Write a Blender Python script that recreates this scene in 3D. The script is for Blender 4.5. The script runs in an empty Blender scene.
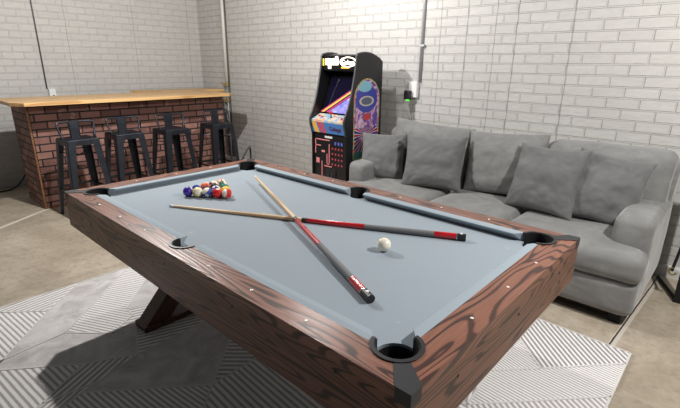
import bpy, bmesh, math, random
from mathutils import Vector, Matrix, noise
PI = math.pi
S = bpy.context.scene
C = S.collection
random.seed(7)

# ------------------------------------------------------------------ camera
yaw, pitch, roll = 0.7402, 0.3101, 0.0107
f = Vector((math.cos(yaw)*math.cos(pitch), math.sin(yaw)*math.cos(pitch), -math.sin(pitch)))
r = f.cross(Vector((0, 0, 1))).normalized(); u = r.cross(f)
r2 = r*math.cos(roll) + u*math.sin(roll); u2 = -r*math.sin(roll) + u*math.cos(roll)
cam = bpy.data.cameras.new('camera'); camo = bpy.data.objects.new('camera', cam); C.objects.link(camo)
camo.matrix_world = Matrix(((r2.x, u2.x, -f.x, -1.2994), (r2.y, u2.y, -f.y, -1.5285), (r2.z, u2.z, -f.z, 1.4595), (0, 0, 0, 1)))
cam.sensor_width = 36; cam.lens = 438.0655/680*36; cam.clip_start = 0.02
S.camera = camo
# ------------------------------------------------------------------ world and lamps
W = bpy.data.worlds.new('world'); S.world = W; W.use_nodes = True
bgn = W.node_tree.nodes['Background']
bgn.inputs[0].default_value = (0.94, 0.97, 1.0, 1); bgn.inputs[1].default_value = 0.09
def lamp(name, loc, power, rad, col=(1, .975, .94)):
    l = bpy.data.lights.new(name, 'POINT'); l.energy = power; l.shadow_soft_size = rad; l.color = col
    o = bpy.data.objects.new(name, l); C.objects.link(o); o.location = loc; return o
lamp('ceiling_lamp_bar_side', (0.16, 2.0, 2.42), 222, .03)
lamp('ceiling_lamp_wall_side', (1.50, 1.30, 2.5), 58, .05)
lamp('ceiling_lamp_sofa_side', (0.75, -2.0, 2.4), 215, .03)
dl = bpy.data.lights.new('camera_side_fill', 'AREA'); dl.energy = 2; dl.shape = 'RECTANGLE'; dl.size = 2.2; dl.size_y = 1.6; dl.color = (.95, .97, 1)
do = bpy.data.objects.new('camera_side_fill', dl); C.objects.link(do); do.location = (-2.6, -3.2, 1.7)  # weak fill light added behind the camera, no real opening there
do.rotation_euler = Vector((2.6, 3.4, -1.2)).to_track_quat('-Z', 'Y').to_euler()
S.view_settings.view_transform = 'Standard'; S.view_settings.look = 'None'
S.view_settings.gamma = 1; S.view_settings.use_curve_mapping = False
S.view_settings.exposure = 0.0

# ------------------------------------------------------------------ object helpers
def sr(c):
    return tuple(((v/255)/12.92 if v/255 <= .04045 else ((v/255+.055)/1.055)**2.4) for v in c) + (1,)
def thing(name, label, cat, loc=(0, 0, 0), rotz=0, group=None):
    o = bpy.data.objects.new(name, None); C.objects.link(o); o.empty_display_size = .1
    o.location = loc; o.rotation_euler = (0, 0, rotz); o['label'] = label; o['category'] = cat
    if group: o['group'] = group
    return o
def finish(name, bm, m, parent=None, smooth=False, local=False, label=None):
    if parent is not None and not local:
        p = parent
        off = Vector((0, 0, 0))
        while p is not None: off += p.location; p = p.parent
        bmesh.ops.translate(bm, verts=bm.verts, vec=-off)
    bmesh.ops.recalc_face_normals(bm, faces=bm.faces)
    me = bpy.data.meshes.new(name); bm.to_mesh(me); bm.free()
    for mm in (m if isinstance(m, (list, tuple)) else [m]): me.materials.append(mm)
    if smooth:
        for p in me.polygons: p.use_smooth = True
    o = bpy.data.objects.new(name, me); C.objects.link(o)
    if parent is not None: o.parent = parent
    if label: o['label'] = label
    return o
def tag(o, label, cat, group=None):
    o['label'] = label; o['category'] = cat
    if group: o['group'] = group
    return o
def rebase(o):
    me = o.data; co = [v.co for v in me.vertices]
    c = Vector(((min(v.x for v in co)+max(v.x for v in co))/2, (min(v.y for v in co)+max(v.y for v in co))/2, min(v.z for v in co)))
    me.transform(Matrix.Translation(-c)); o.location = c
    return o
def struct(name, bm, m, smooth=False):
    o = finish(name, bm, m, smooth=smooth); o['kind'] = 'structure'; return o
def dup(root, loc, rot, label, group=None):
    q = root.copy(); C.objects.link(q); q.location = loc; q.rotation_euler = rot; q['label'] = label
    if group: q['group'] = group
    for ch in list(root.children):
        c = ch.copy(); C.objects.link(c); c.parent = q
        for g in ch.children:
            d = g.copy(); C.objects.link(d); d.parent = c
    return q
def NB(): return bmesh.new()
def box(bm, x0, x1, y0, y1, z0, z1, bev=0, M=None):
    vs = [bm.verts.new((x, y, z)) for x in (x0, x1) for y in (y0, y1) for z in (z0, z1)]
    F = [(0, 1, 3, 2), (4, 6, 7, 5), (0, 4, 5, 1), (2, 3, 7, 6), (0, 2, 6, 4), (1, 5, 7, 3)]
    fs = [bm.faces.new([vs[i] for i in q]) for q in F]
    if bev:
        es = list({e for q in fs for e in q.edges})
        res = bmesh.ops.bevel(bm, geom=es, offset=bev, segments=2, affect='EDGES', profile=.5)
        vs = list({v for q in res['faces'] for v in q.verts} | {v for v in vs if v.is_valid})
    if M is not None:
        bmesh.ops.transform(bm, matrix=M, verts=[v for v in vs if v.is_valid])
    return bm
def prism(bm, pts, z0, z1, ax='z', mi=0):
    """closed 2D outline extruded; ax names the extrusion axis"""
    def P(a, b, h):
        return (a, b, h) if ax == 'z' else ((a, h, b) if ax == 'y' else (h, a, b))
    A = [bm.verts.new(P(a, b, z0)) for a, b in pts]; B = [bm.verts.new(P(a, b, z1)) for a, b in pts]
    n = len(pts)
    f1 = bm.faces.new(A); f2 = bm.faces.new(B[::-1]); L = [f1, f2]
    for i in range(n): L.append(bm.faces.new((A[i], B[i], B[(i+1) % n], A[(i+1) % n])))
    for q in L: q.material_index = mi
    return bm
def tube(bm, pts, rad, n=10, cap=True, closed=False):
    pts = [Vector(p) for p in pts]; R = rad if isinstance(rad, (list, tuple)) else [rad]*len(pts)
    rings = []; prev = None; m = len(pts)
    for i, p in enumerate(pts):
        if closed: t = (pts[(i+1) % m]-pts[i-1]).normalized()
        else: t = (pts[min(i+1, m-1)]-pts[max(i-1, 0)]).normalized()
        a = Vector((0, 0, 1)) if abs(t.z) < .9 else Vector((1, 0, 0))
        if prev is not None: a = prev
        x = (a-t*a.dot(t)).normalized(); y = t.cross(x); prev = x
        rings.append([bm.verts.new(p+(x*math.cos(k*2*PI/n)+y*math.sin(k*2*PI/n))*R[i]) for k in range(n)])
    for i in range(m if closed else m-1):
        a = rings[i]; b = rings[(i+1) % m]
        for k in range(n): bm.faces.new((a[k], a[(k+1) % n], b[(k+1) % n], b[k]))
    if cap and not closed: bm.faces.new(rings[0][::-1]); bm.faces.new(rings[-1])
    return bm
def lathe(bm, prof, n=24, c=(0, 0, 0)):
    rings = [[bm.verts.new((c[0]+rr*math.cos(k*2*PI/n), c[1]+rr*math.sin(k*2*PI/n), c[2]+z)) for k in range(n)] for rr, z in prof]
    for a, b in zip(rings, rings[1:]):
        for k in range(n): bm.faces.new((a[k], a[(k+1) % n], b[(k+1) % n], b[k]))
    bm.faces.new(rings[0][::-1]); bm.faces.new(rings[-1]); return bm
def rbox(bm, x0, x1, y0, y1, z0, z1, rad, n=14, puff=(0, 0, 0), nz=0, seed=0, sc=4):
    """soft cushion block: rounded box, each face puffed outwards, gently uneven"""
    tmp = bmesh.new(); bmesh.ops.create_cube(tmp, size=2)
    bmesh.ops.subdivide_edges(tmp, edges=tmp.edges, cuts=n, use_grid_fill=True)
    h = Vector(((x1-x0)/2, (y1-y0)/2, (z1-z0)/2)); c = Vector(((x1+x0)/2, (y1+y0)/2, (z1+z0)/2))
    for v in tmp.verts:
        q = v.co.copy(); p = Vector([q[i]*h[i] for i in range(3)])
        # cluster vertices to the edges
        for i in range(3):
            s = q[i]; p[i] = h[i]*math.sin(s*PI/2)
        inner = Vector([max(-(h[i]-rad), min(h[i]-rad, p[i])) for i in range(3)])
        d = p-inner
        p2 = inner + (d.normalized()*rad if d.length > 1e-9 else d)
        for i in range(3):
            o1, o2 = [j for j in range(3) if j != i]
            w = max(0, 1-(p2[o1]/h[o1])**2)*max(0, 1-(p2[o2]/h[o2])**2)
            p2[i] += puff[i]*w*(p2[i]/h[i])
        w = p2+c
        if nz:
            g = noise.noise(w*sc+Vector((seed*7.1, seed, 0)))*nz
            nn = (p2-inner*0.8); nn = nn.normalized() if nn.length > 0 else nn
            w = w+nn*g
        v.co = w
    vm = {v: bm.verts.new(v.co) for v in tmp.verts}
    for q in tmp.faces: bm.faces.new([vm[v] for v in q.verts])
    tmp.free(); return bm
def arc(cx, cy, R, a0, a1, n=16):
    return [(cx+R*math.cos(a0+(a1-a0)*i/n), cy+R*math.sin(a0+(a1-a0)*i/n)) for i in range(n+1)]
def textmesh(s, size, M, name, mat, parent, ext=.0006, align='CENTER', local=True):
    cu = bpy.data.curves.new('t', 'FONT'); cu.body = s; cu.size = size; cu.extrude = ext
    cu.align_x = align; cu.align_y = 'CENTER'
    to = bpy.data.objects.new('t', cu); C.objects.link(to)
    dg = bpy.context.evaluated_depsgraph_get(); me = bpy.data.meshes.new_from_object(to.evaluated_get(dg))
    bpy.data.objects.remove(to); bpy.data.curves.remove(cu)
    me.transform(M)
    if not local:
        off = Vector(); p = parent
        while p is not None: off += p.location; p = p.parent
        me.transform(Matrix.Translation(-off))
    me.materials.clear(); me.materials.append(mat)
    o = bpy.data.objects.new(name, me); C.objects.link(o); o.parent = parent; return o

# ------------------------------------------------------------------ materials
class NT:
    def __init__(s, name, rough=.5, metal=0):
        s.m = bpy.data.materials.new(name); s.m.use_nodes = True; s.t = s.m.node_tree; s.N = s.t.nodes; s.L = s.t.links
        s.p = s.N['Principled BSDF']; s.p.inputs['Roughness'].default_value = rough; s.p.inputs['Metallic'].default_value = metal
    def n(s, typ, **k):
        q = s.N.new(typ)
        for a, b in k.items():
            if hasattr(q, a) and not a.startswith('i_'): setattr(q, a, b)
            else: s.put(q, a[2:].replace('_', ' ') if a.startswith('i_') else a, b)
        return q
    def put(s, q, key, v):
        i = q.inputs[key]
        if isinstance(v, bpy.types.NodeSocket): s.L.new(v, i)
        else: i.default_value = v
    def math(s, op, a, b=None, c=None):
        q = s.N.new('ShaderNodeMath'); q.operation = op
        for i, v in enumerate((a, b, c)):
            if v is not None: s.put(q, i, v)
        return q.outputs[0]
    def obj(s):
        return s.N.new('ShaderNodeTexCoord').outputs['Object']
    def geo(s):
        return s.N.new('ShaderNodeNewGeometry').outputs['Position']
    def sep(s, v):
        q = s.N.new('ShaderNodeSeparateXYZ'); s.L.new(v, q.inputs[0]); return q.outputs
    def comb(s, x, y, z=0.0):
        q = s.N.new('ShaderNodeCombineXYZ')
        for i, v in enumerate((x, y, z)): s.put(q, i, v)
        return q.outputs[0]
    def map(s, v, sc=(1, 1, 1), rot=(0, 0, 0), loc=(0, 0, 0)):
        q = s.N.new('ShaderNodeMapping'); s.L.new(v, q.inputs[0]); q.inputs['Scale'].default_value = sc
        q.inputs['Rotation'].default_value = rot; q.inputs['Location'].default_value = loc; return q.outputs[0]
    def noise(s, v, scale, det=3, rough=.5, dist=0):
        q = s.N.new('ShaderNodeTexNoise'); s.L.new(v, q.inputs['Vector']); q.inputs['Scale'].default_value = scale
        q.inputs['Detail'].default_value = det; q.inputs['Roughness'].default_value = rough; q.inputs['Distortion'].default_value = dist
        return q.outputs['Fac']
    def ramp(s, fac, stops, interp='LINEAR'):
        q = s.N.new('ShaderNodeValToRGB'); s.L.new(fac, q.inputs[0]); e = q.color_ramp.elements; q.color_ramp.interpolation = interp
        while len(e) < len(stops): e.new(.5)
        for k, (p, c) in zip(e, stops): k.position = p; k.color = c if len(c) == 4 else sr(c)
        return q.outputs[0]
    def mix(s, fac, a, b, mode='MIX'):
        q = s.N.new('ShaderNodeMix'); q.data_type = 'RGBA'; q.blend_type = mode
        s.put(q, 0, fac); s.put(q, 6, a); s.put(q, 7, b); return q.outputs[2]
    def col(s, v): s.put(s.p, 'Base Color', v); return s
    def bump(s, h, strength=.3, dist=.01):
        q = s.N.new('ShaderNodeBump'); q.inputs['Strength'].default_value = strength; q.inputs['Distance'].default_value = dist
        s.L.new(h, q.inputs['Height']); s.L.new(q.outputs[0], s.p.inputs['Normal']); return s
def plain(name, c, rough=.5, metal=0, var=.06, scale=30):
    q = NT(name, rough, metal); c = sr(c)
    d = tuple(x*(1-var*2) for x in c[:3])+(1,)
    q.col(q.mix(q.noise(q.obj(), scale), d, c)); return q.m
def emis(name, c, st):
    q = NT(name, .4); q.col(sr(c)); q.p.inputs['Emission Color'].default_value = sr(c); q.p.inputs['Emission Strength'].default_value = st; return q.m

def wall_mat(name, axis, cracks, off=0.0, contrast=1.0):
    q = NT(name, .62); P = q.sep(q.geo())
    h = P[1] if axis == 'y' else P[0]
    hh = q.math('ADD', h, off)
    nz = q.noise(q.geo(), 9, 3)
    wob = q.math('MULTIPLY', q.math('SUBTRACT', nz, .5), .006)
    v = q.comb(q.math('ADD', hh, wob), q.math('ADD', P[2], wob))
    b = q.n('ShaderNodeTexBrick', offset=.5, offset_frequency=2)
    q.L.new(v, b.inputs['Vector'])
    for k, val in (('Scale', 1.0), ('Mortar Size', .0075), ('Mortar Smooth', .35), ('Brick Width', .212), ('Row Height', .0775), ('Bias', 0.0)):
        b.inputs[k].default_value = val
    b.inputs['Color1'].default_value = sr((196, 194, 191)); b.inputs['Color2'].default_value = sr((190, 188, 185)); b.inputs['Mortar'].default_value = sr((192, 190, 187))
    mort = b.outputs['Fac']
    # brick shadow painted as a thin line under every course, plus dirt
    b2 = q.n('ShaderNodeTexBrick', offset=.5, offset_frequency=2)
    q.L.new(q.comb(q.math('ADD', q.math('ADD', hh, wob), .003), q.math('ADD', q.math('ADD', P[2], wob), .0045)), b2.inputs['Vector'])
    for k, val in (('Scale', 1.0), ('Mortar Size', .0028), ('Mortar Smooth', .6), ('Brick Width', .212), ('Row Height', .0775)):
        b2.inputs[k].default_value = val
    grime_shade = q.math('MULTIPLY', b2.outputs['Fac'], q.math('MULTIPLY', q.noise(q.geo(), 5, 2), 1.1*contrast))
    blotch = q.noise(q.map(q.geo(), sc=(1, 1, 2.2)), 18, 5, .7)
    bc = q.mix(q.math('MULTIPLY', q.math('SUBTRACT', blotch, .40), 1.1), b.outputs['Color'], sr((168, 166, 162)))
    c = q.mix(q.math('MINIMUM', grime_shade, 1.0), bc, sr((118, 115, 110)))
    stain = q.noise(q.geo(), 1.3, 4, .6)
    c = q.mix(q.math('MULTIPLY', q.math('SUBTRACT', stain, .35), .35), c, sr((184, 179, 171)))
    # old repair cracks running down the wall
    tot = None
    for x0, w, lo, hi in cracks:
        j = q.math('MULTIPLY', q.math('SUBTRACT', q.noise(q.geo(), 6, 4), .5), .022)
        d = q.math('ABSOLUTE', q.math('ADD', q.math('SUBTRACT', h, x0), j))
        m = q.math('LESS_THAN', d, w)
        k = q.math('MULTIPLY', m, q.math('SMOOTH_MIN', q.math('MULTIPLY', q.noise(q.map(q.geo(), loc=(x0, 3, 1)), 11, 3), 1.35), 1.0, .1))
        tot = k if tot is None else q.math('MAXIMUM', tot, k)
    c = q.mix(q.math('MULTIPLY', tot, .75), c, sr((92, 88, 84)))
    q.col(c)
    fine = q.noise(q.geo(), 60, 4)
    chip = q.noise(q.map(q.geo(), sc=(14, 14, 40)), 1.0, 3)
    hgt = q.math('ADD', q.math('MULTIPLY', mort, -1.0), q.math('ADD', q.math('MULTIPLY', fine, .25), q.math('MULTIPLY', chip, .5)))
    q.bump(hgt, .75*contrast, .009)
    return q.m
M = {}
M['wall_sofa'] = wall_mat('painted_brick_sofa_side', 'y', [(.70, .0045, 0, 3), (.44, .0045, 0, 3), (.18, .004, 0, 3), (0, .0045, 0, 3), (-.426, .005, 0, 3), (1.85, .002, 0, 3), (2.75, .002, 0, 3), (3.6, .002, 0, 3)], off=.096)
M['wall_bar'] = wall_mat('painted_brick_bar_side', 'x', [(.672, .003, 0, 3), (1.499, .003, 0, 3), (2.305, .003, 0, 3)], off=.03, contrast=.75)

q = NT('stained_concrete', .55); g = q.geo()
n1 = q.noise(g, 1.1, 5, .62, .6); n2 = q.noise(q.map(g, sc=(1, 2.4, 1), rot=(0, 0, .5)), 4.5, 5, .7); n3 = q.noise(g, 38, 3)
c = q.ramp(n1, [(.3, (138, 125, 107)), (.5, (168, 155, 136)), (.72, (192, 182, 165))])
c = q.mix(q.math('MULTIPLY', q.math('SUBTRACT', n2, .42), 2.2), c, sr((138, 124, 105)))
c = q.mix(q.math('MULTIPLY', n3, .2), c, sr((215, 207, 195)))
n4 = q.noise(q.map(g, sc=(1.6, 1, 1), rot=(0, 0, 1.1)), 16, 6, .75, .4)
c = q.mix(q.math('MULTIPLY', q.math('SUBTRACT', n4, .5), 2.4), c, sr((112, 98, 82)))
sp = q.sep(g)
jw = q.math('MULTIPLY', q.math('SUBTRACT', q.noise(g, 7, 3), .5), .02)
def band(expr, w): return q.math('LESS_THAN', q.math('ABSOLUTE', expr), w)
e1 = q.math('ADD', q.math('ADD', q.math('MULTIPLY', sp[0], .052), sp[1]), q.math('ADD', q.math('MULTIPLY', jw, .5), 1.179))
on = q.math('GREATER_THAN', sp[0], .3)
c = q.mix(q.math('MULTIPLY', band(e1, .018), on), c, sr((196, 188, 176)))
c = q.mix(q.math('MULTIPLY', band(q.math('ADD', e1, -.008), .0045), on), c, sr((58, 52, 47)))
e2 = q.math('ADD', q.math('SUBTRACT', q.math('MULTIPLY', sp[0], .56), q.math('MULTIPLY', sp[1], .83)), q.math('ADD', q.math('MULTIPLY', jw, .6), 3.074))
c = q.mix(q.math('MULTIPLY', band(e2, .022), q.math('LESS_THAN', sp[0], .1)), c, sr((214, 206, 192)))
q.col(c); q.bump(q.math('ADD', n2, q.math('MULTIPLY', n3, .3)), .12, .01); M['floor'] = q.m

def wood(name, light, mid, dark, axis, seed=0.0, rough=.33, ring=7.0, stretch=.12, dens=1.0, lin=50):
    """dark-grained oak with cathedral figure running along the named axis"""
    q = NT(name, rough); g = q.obj(); P = q.sep(g)
    al, ac = (P[1], P[0]) if axis == 'y' else ((P[0], P[1]) if axis == 'x' else (P[2], q.math('ADD', P[0], P[1])))
    wz = P[2] if axis != 'z' else P[1]
    base = q.comb(q.math('MULTIPLY', al, stretch), ac, wz)
    warp = q.noise(q.map(base, loc=(seed, seed*2.3, 0)), 7.0, 2, .42, .2)
    lines = q.math('SINE', q.math('ADD', q.math('MULTIPLY', warp, 150*dens), q.math('MULTIPLY', q.math('ADD', ac, wz), lin)))
    lines = q.math('MULTIPLY', q.math('ADD', lines, 1), .5)
    fine = q.noise(q.map(q.comb(q.math('MULTIPLY', al, .03), ac, wz), loc=(seed, 0, 0)), 210, 3, .6)
    blot = q.noise(base, 3.0, 2)
    c = q.ramp(lines, [(0, dark), (.08, dark), (.2, mid), (.38, light), (1, light)])
    c = q.mix(q.math('MULTIPLY', q.math('SUBTRACT', fine, .38), 1.3), c, sr(dark))
    c = q.mix(q.math('MULTIPLY', blot, .35), c, sr(mid))
    q.col(c); q.bump(q.math('ADD', lines, fine), .12, .002)
    return q.m
M['rail_y'] = wood('rail_oak_long', (142, 98, 81), (112, 73, 60), (46, 31, 28), 'y', 1.7)
M['rail_x'] = wood('rail_oak_short', (146, 97, 77), (112, 70, 56), (40, 26, 24), 'x', 4.1)
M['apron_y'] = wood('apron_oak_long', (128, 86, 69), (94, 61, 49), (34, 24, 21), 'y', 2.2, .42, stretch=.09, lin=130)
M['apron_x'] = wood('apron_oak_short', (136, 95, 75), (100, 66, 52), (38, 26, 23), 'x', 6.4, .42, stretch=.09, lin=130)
M['leg_wood'] = wood('leg_oak', (84, 50, 40), (66, 38, 31), (32, 20, 18), 'z', 3.0, .45)
M['top_wood'] = wood('bar_top_pine', (216, 178, 124), (206, 164, 110), (178, 134, 84), 'x', 5.0, .4, stretch=.08, dens=.5)
M['edge_wood'] = wood('bar_edge_wood', (150, 104, 64), (128, 84, 50), (90, 56, 32), 'y', 5.0, .5)

q = NT('grey_billiard_cloth', .9); g = q.obj()
c = q.mix(q.noise(g, 420, 2), sr((128, 140, 150)), sr((146, 157, 166)))
c = q.mix(q.math('MULTIPLY', q.math('GREATER_THAN', q.noise(g, 16, 4, .7), .68), .35), c, sr((176, 184, 190)))
c = q.mix(q.math('MULTIPLY', q.noise(g, 2.5, 3), .25), c, sr((130, 139, 147)))
q.col(c); q.p.inputs['Sheen Weight'].default_value = .15; q.bump(q.noise(g, 700, 2), .15, .001); M['cloth'] = q.m
M['cushion_cloth'] = plain('cushion_cloth', (148, 160, 169), .9, var=.03, scale=400)
M['black_plastic'] = plain('black_plastic', (34, 34, 37), .38)
M['black_dark'] = plain('black_rubber', (15, 15, 17), .7)
M['bracket'] = plain('bracket_black', (42, 43, 47), .45)
M['sight'] = plain('pearl_sight', (240, 236, 230), .25)
M['bolt'] = plain('screw_dark', (22, 18, 17), .5)

q = NT('gunmetal', .38, .75); q.col(q.mix(q.noise(q.obj(), 14, 4), sr((40, 43, 50)), sr((66, 70, 79)))); M['gunmetal'] = q.m
def bar_brick(name, axis):
    q = NT(name, .75); P = q.sep(q.geo()); h = P[0] if axis == 'x' else P[1]
    b = q.n('ShaderNodeTexBrick', offset=.5, offset_frequency=2)
    q.L.new(q.comb(q.math('ADD', h, .03), q.math('ADD', P[2], .012)), b.inputs['Vector'])
    for k, val in (('Scale', 1.0), ('Mortar Size', .0075), ('Mortar Smooth', .2), ('Brick Width', .205), ('Row Height', .0745), ('Bias', .0)):
        b.inputs[k].default_value = val
    b.inputs['Color1'].default_value = sr((166, 122, 110)); b.inputs['Color2'].default_value = sr((104, 68, 62)); b.inputs['Mortar'].default_value = sr((30, 25, 25))
    c = q.mix(q.math('MULTIPLY', q.noise(q.geo(), 22, 5, .7), .6), b.outputs['Color'], sr((104, 72, 66)))
    c = q.mix(q.math('MULTIPLY', q.math('GREATER_THAN', q.noise(q.geo(), 7, 4, .7), .62), .35), c, sr((196, 164, 150)))
    c = q.mix(b.outputs['Fac'], c, sr((30, 25, 25)))
    q.col(c); q.bump(q.math('SUBTRACT', q.math('MULTIPLY', q.noise(q.geo(), 50, 4), .4), b.outputs['Fac']), .6, .006); return q.m
M['bar_front'] = bar_brick('bar_brick_front', 'x'); M['bar_end'] = bar_brick('bar_brick_end', 'y')

def velvet(name, lo, hi, seed=0):
    q = NT(name, .85); g = q.obj()
    n = q.noise(q.map(g, loc=(seed, seed, 0), sc=(1, 1, 1.6)), 5.5, 5, .6, 1.2)
    q.col(q.ramp(n, [(.3, lo), (.52, tuple((a+b)/2 for a, b in zip(lo, hi))), (.72, hi)]))
    q.p.inputs['Sheen Weight'].default_value = .35; q.p.inputs['Sheen Roughness'].default_value = .4
    n2 = q.noise(q.map(g, loc=(seed, 2, 0), rot=(.3, .2, .6), sc=(1, .45, 1)), 12, 3, .5, .8)
    q.bump(n2, .2, .02); return q.m
M['velvet'] = velvet('grey_velvet', (117, 117, 116), (139, 139, 138))
M['velvet_dark'] = velvet('grey_velvet_pillow', (96, 96, 97), (115, 115, 115), 3)

# rug materials -------------------------------------------------------------
def rug_stripe(name, ang, period, duty, light=(222, 219, 218), dark=(150, 145, 144)):
    q = NT(name, .95); P = q.sep(q.geo()); a = math.radians(ang)
    # distance across the stripes
    d = q.math('ADD', q.math('MULTIPLY', P[0], -math.sin(a)), q.math('MULTIPLY', P[1], math.cos(a)))
    w = q.math('MULTIPLY', q.math('SUBTRACT', q.noise(q.geo(), 40, 2), .5), .004)
    s = q.math('FRACT', q.math('DIVIDE', q.math('ADD', d, w), period))
    tri = q.math('ABSOLUTE', q.math('SUBTRACT', s, .5))
    f_ = q.n('ShaderNodeMapRange', i_From_Min=duty/2-.06, i_From_Max=duty/2+.06); q.L.new(tri, f_.inputs['Value'])
    c = q.mix(f_.outputs[0], sr(dark), sr(light))
    c = q.mix(q.math('MULTIPLY', q.noise(q.geo(), 9, 4, .7), .3), c, sr((178, 174, 172)))
    q.col(c); q.bump(q.math('ADD', q.math('MULTIPLY', q.noise(q.geo(), 500, 2), .3), f_.outputs[0]), .5, .004); return q.m
q = NT('rug_plush', .95); n = q.noise(q.geo(), 6, 5, .7, .8); n2 = q.noise(q.geo(), 130, 3, .7)
c = q.ramp(n, [(.3, (178, 173, 172)), (.5, (208, 205, 204)), (.7, (232, 230, 229))])
q.col(q.mix(q.math('MULTIPLY', n2, .35), c, sr((146, 141, 140)))); q.bump(n2, .5, .004); M['rug_plush'] = q.m
M['rug_line'] = plain('rug_line', (214, 211, 208), .95, var=.04, scale=200)

# ------------------------------------------------------------------ setting
XW, YL, ZC = 2.477, 4.85, 2.9
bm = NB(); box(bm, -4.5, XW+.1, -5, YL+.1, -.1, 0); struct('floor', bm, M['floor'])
bm = NB(); box(bm, XW, XW+.12, -5, YL+.12, 0, ZC); struct('wall_right', bm, M['wall_sofa'])
bm = NB(); box(bm, -4.5, XW, YL, YL+.12, 0, ZC); struct('wall_left', bm, M['wall_bar'])
# lumpy painted footing along the sofa-side wall
bm = NB(); rbox(bm, XW-.035, XW+.02, -4.9, YL, -.03, .085, .02, n=30, nz=.012, seed=4, sc=9)
struct('baseboard_right', bm, plain('painted_footing', (214, 212, 207), .8), True)

# ------------------------------------------------------------------ rug
RX0, RX1, RY0, RY1, RZ = -1.24, 1.205, -1.34, 1.598, .012
ruglib = {}
zones = []   # (material key, polygon)
def st(ang, per, duty=.5, light=(240, 238, 237), dark=(168, 163, 162)):
    k = ('s', ang, per, duty)
    if k not in ruglib: ruglib[k] = rug_stripe('rug_stripe_%d' % len(ruglib), ang, per, duty, light, dark)
    return ruglib[k]
PL = M['rug_plush']
a_ = (-1.07, 1.46); b_ = (-.771, 1.344); c_ = (-.514, 1.598); d_ = (-1.067, .985); e_ = (-.19, 1.598)
f_ = (-.774, 1.022); g_ = (.05, 1.598); h_ = (-.435, 1.024); i_ = (-.598, .822); j_ = (-.581, .539); m_ = (-.876, .446)
n_ = (-.44, .061); o_ = (-.159, .323); p_ = (-.164, .067); q_ = (-.545, -.044)
zones += [
 (st(8, .030), [(RX0, RY1), (RX0, 1.60-.07), (-.969, 1.552-.02), b_, c_]),
 (st(-84, .024, .42), [(RX0, 1.53), (-.969, 1.532), b_, d_, (RX0, .83)]),
 (PL, [b_, c_, e_, f_, d_]),
 (st(-64, .022, .40), [e_, g_, h_, (-.44, .93), i_, f_]),
 (PL, [f_, i_, (-.45, .86), j_, (-.80, .66), (-1.13, .93), d_]),
 (st(-84, .026, .42), [(RX0, .83), (-1.13, .93), (-.80, .66), (-1.02, .50), (RX0, .36)]),
 (st(30, .030, .55), [(-.80, .66), j_, (-.80, .47), (-1.02, .50)]),
 (st(30, .026, .5), [(-1.02, .50), (-.80, .47), m_, (RX0, .30), (RX0, .36)]),
 (PL, [j_, (-.25, .555), (-.155, .573), o_, n_, m_, (-.80, .47)]),
 (st(-83, .022, .42), [m_, n_, q_, (-.9, -.62), (RX0, -.5), (RX0, .30)]),
 (st(-47, .032, .55), [o_, p_, n_]),
 (st(-93, .0285, .42), [n_, p_, (.25, -.6), (.27, -.88), (-.2, RY0), (-.75, RY0), (-.9, -.62), q_]),
 (st(-70, .028, .5), [(RX0, -.5), (-.9, -.62), (-.75, RY0), (RX0, RY0)]),
 (st(-20, .03, .5), [i_, (-.44, .93), h_, (.2, .86), (-.155, .573), (-.25, .555), j_, (-.45, .86)]),
 (PL, [g_, (.6, RY1), (.2, .86), h_]),
 (st(-60, .026, .45), [(.6, RY1), (RX1, RY1), (RX1, .7), (.2, .86)]),
 (PL, [(.2, .86), (RX1, .7), (RX1, .2), (.3, .2), o_, (-.155, .573)]),
 (st(-93, .026, .45), [o_, (.3, .2), (RX1, .2), (RX1, -.25), (.25, -.6), p_]),
 (st(20, .028, .5), [(.25, -.6), (RX1, -.25), (RX1, -.858), (.928, -.855), (.561, -.853), (.27, -.88)]),
 (st(-135, .0258, .5, dark=(140, 136, 137)), [(.928, -.855), (RX1, -.858), (RX1, RY0), (1.09, RY0), (.751, -1.035)]),
 (st(-106, .017, .42), [(.928, -.855), (.751, -1.035), (.561, -.853)]),
 (st(-94, .0185, .42), [(.561, -.853), (.751, -1.035), (1.09, RY0), (.77, RY0), (.27, -.88)]),
 (st(-125, .026, .5), [(.27, -.88), (.77, RY0), (-.2, RY0)]),
]
bm = NB(); mats = []
for mt, pg in zones:
    if mt not in mats: mats.append(mt)
    vs = [bm.verts.new((x, y, RZ)) for x, y in pg]
    fc = bm.faces.new(vs); fc.material_index = mats.index(mt)
    fc.normal_update()
    if fc.normal.z < 0: fc.normal_flip()
mats.append(M['rug_line']); li = len(mats)-1
tmpb = len(bm.faces)
box(bm, RX0-.006, RX1+.006, RY0-.006, RY1+.006, .0005, RZ-.001)
bm.faces.ensure_lookup_table()
for fc in bm.faces[tmpb:]: fc.material_index = li
rug = thing('area_rug', 'large pale grey rug with geometric stripe pattern under the pool table', 'rug', (0, .13, 0))
me = bpy.data.meshes.new('pile'); 
bmesh.ops.translate(bm, verts=bm.verts, vec=(0, -.13, 0)); bm.to_mesh(me); bm.free()
for mt in mats: me.materials.append(mt)
ro = bpy.data.objects.new('pile', me); C.objects.link(ro); ro.parent = rug
bm = NB()
done = set()
for mt, pg in zones:
    for k in range(len(pg)):
        p, t = Vector(pg[k]), Vector(pg[(k+1) % len(pg)])
        key = tuple(sorted((tuple(round(v, 3) for v in p), tuple(round(v, 3) for v in t))))
        if key in done: continue
        done.add(key)
        dd = (t-p)
        if dd.length < .02: continue
        dd.normalize(); nn = Vector((-dd.y, dd.x))*.0045
        prism(bm, [tuple(p+nn), tuple(t+nn), tuple(t-nn), tuple(p-nn)], RZ-.001, RZ+.0025)
finish('carved_line', bm, M['rug_line'], rug)

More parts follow.
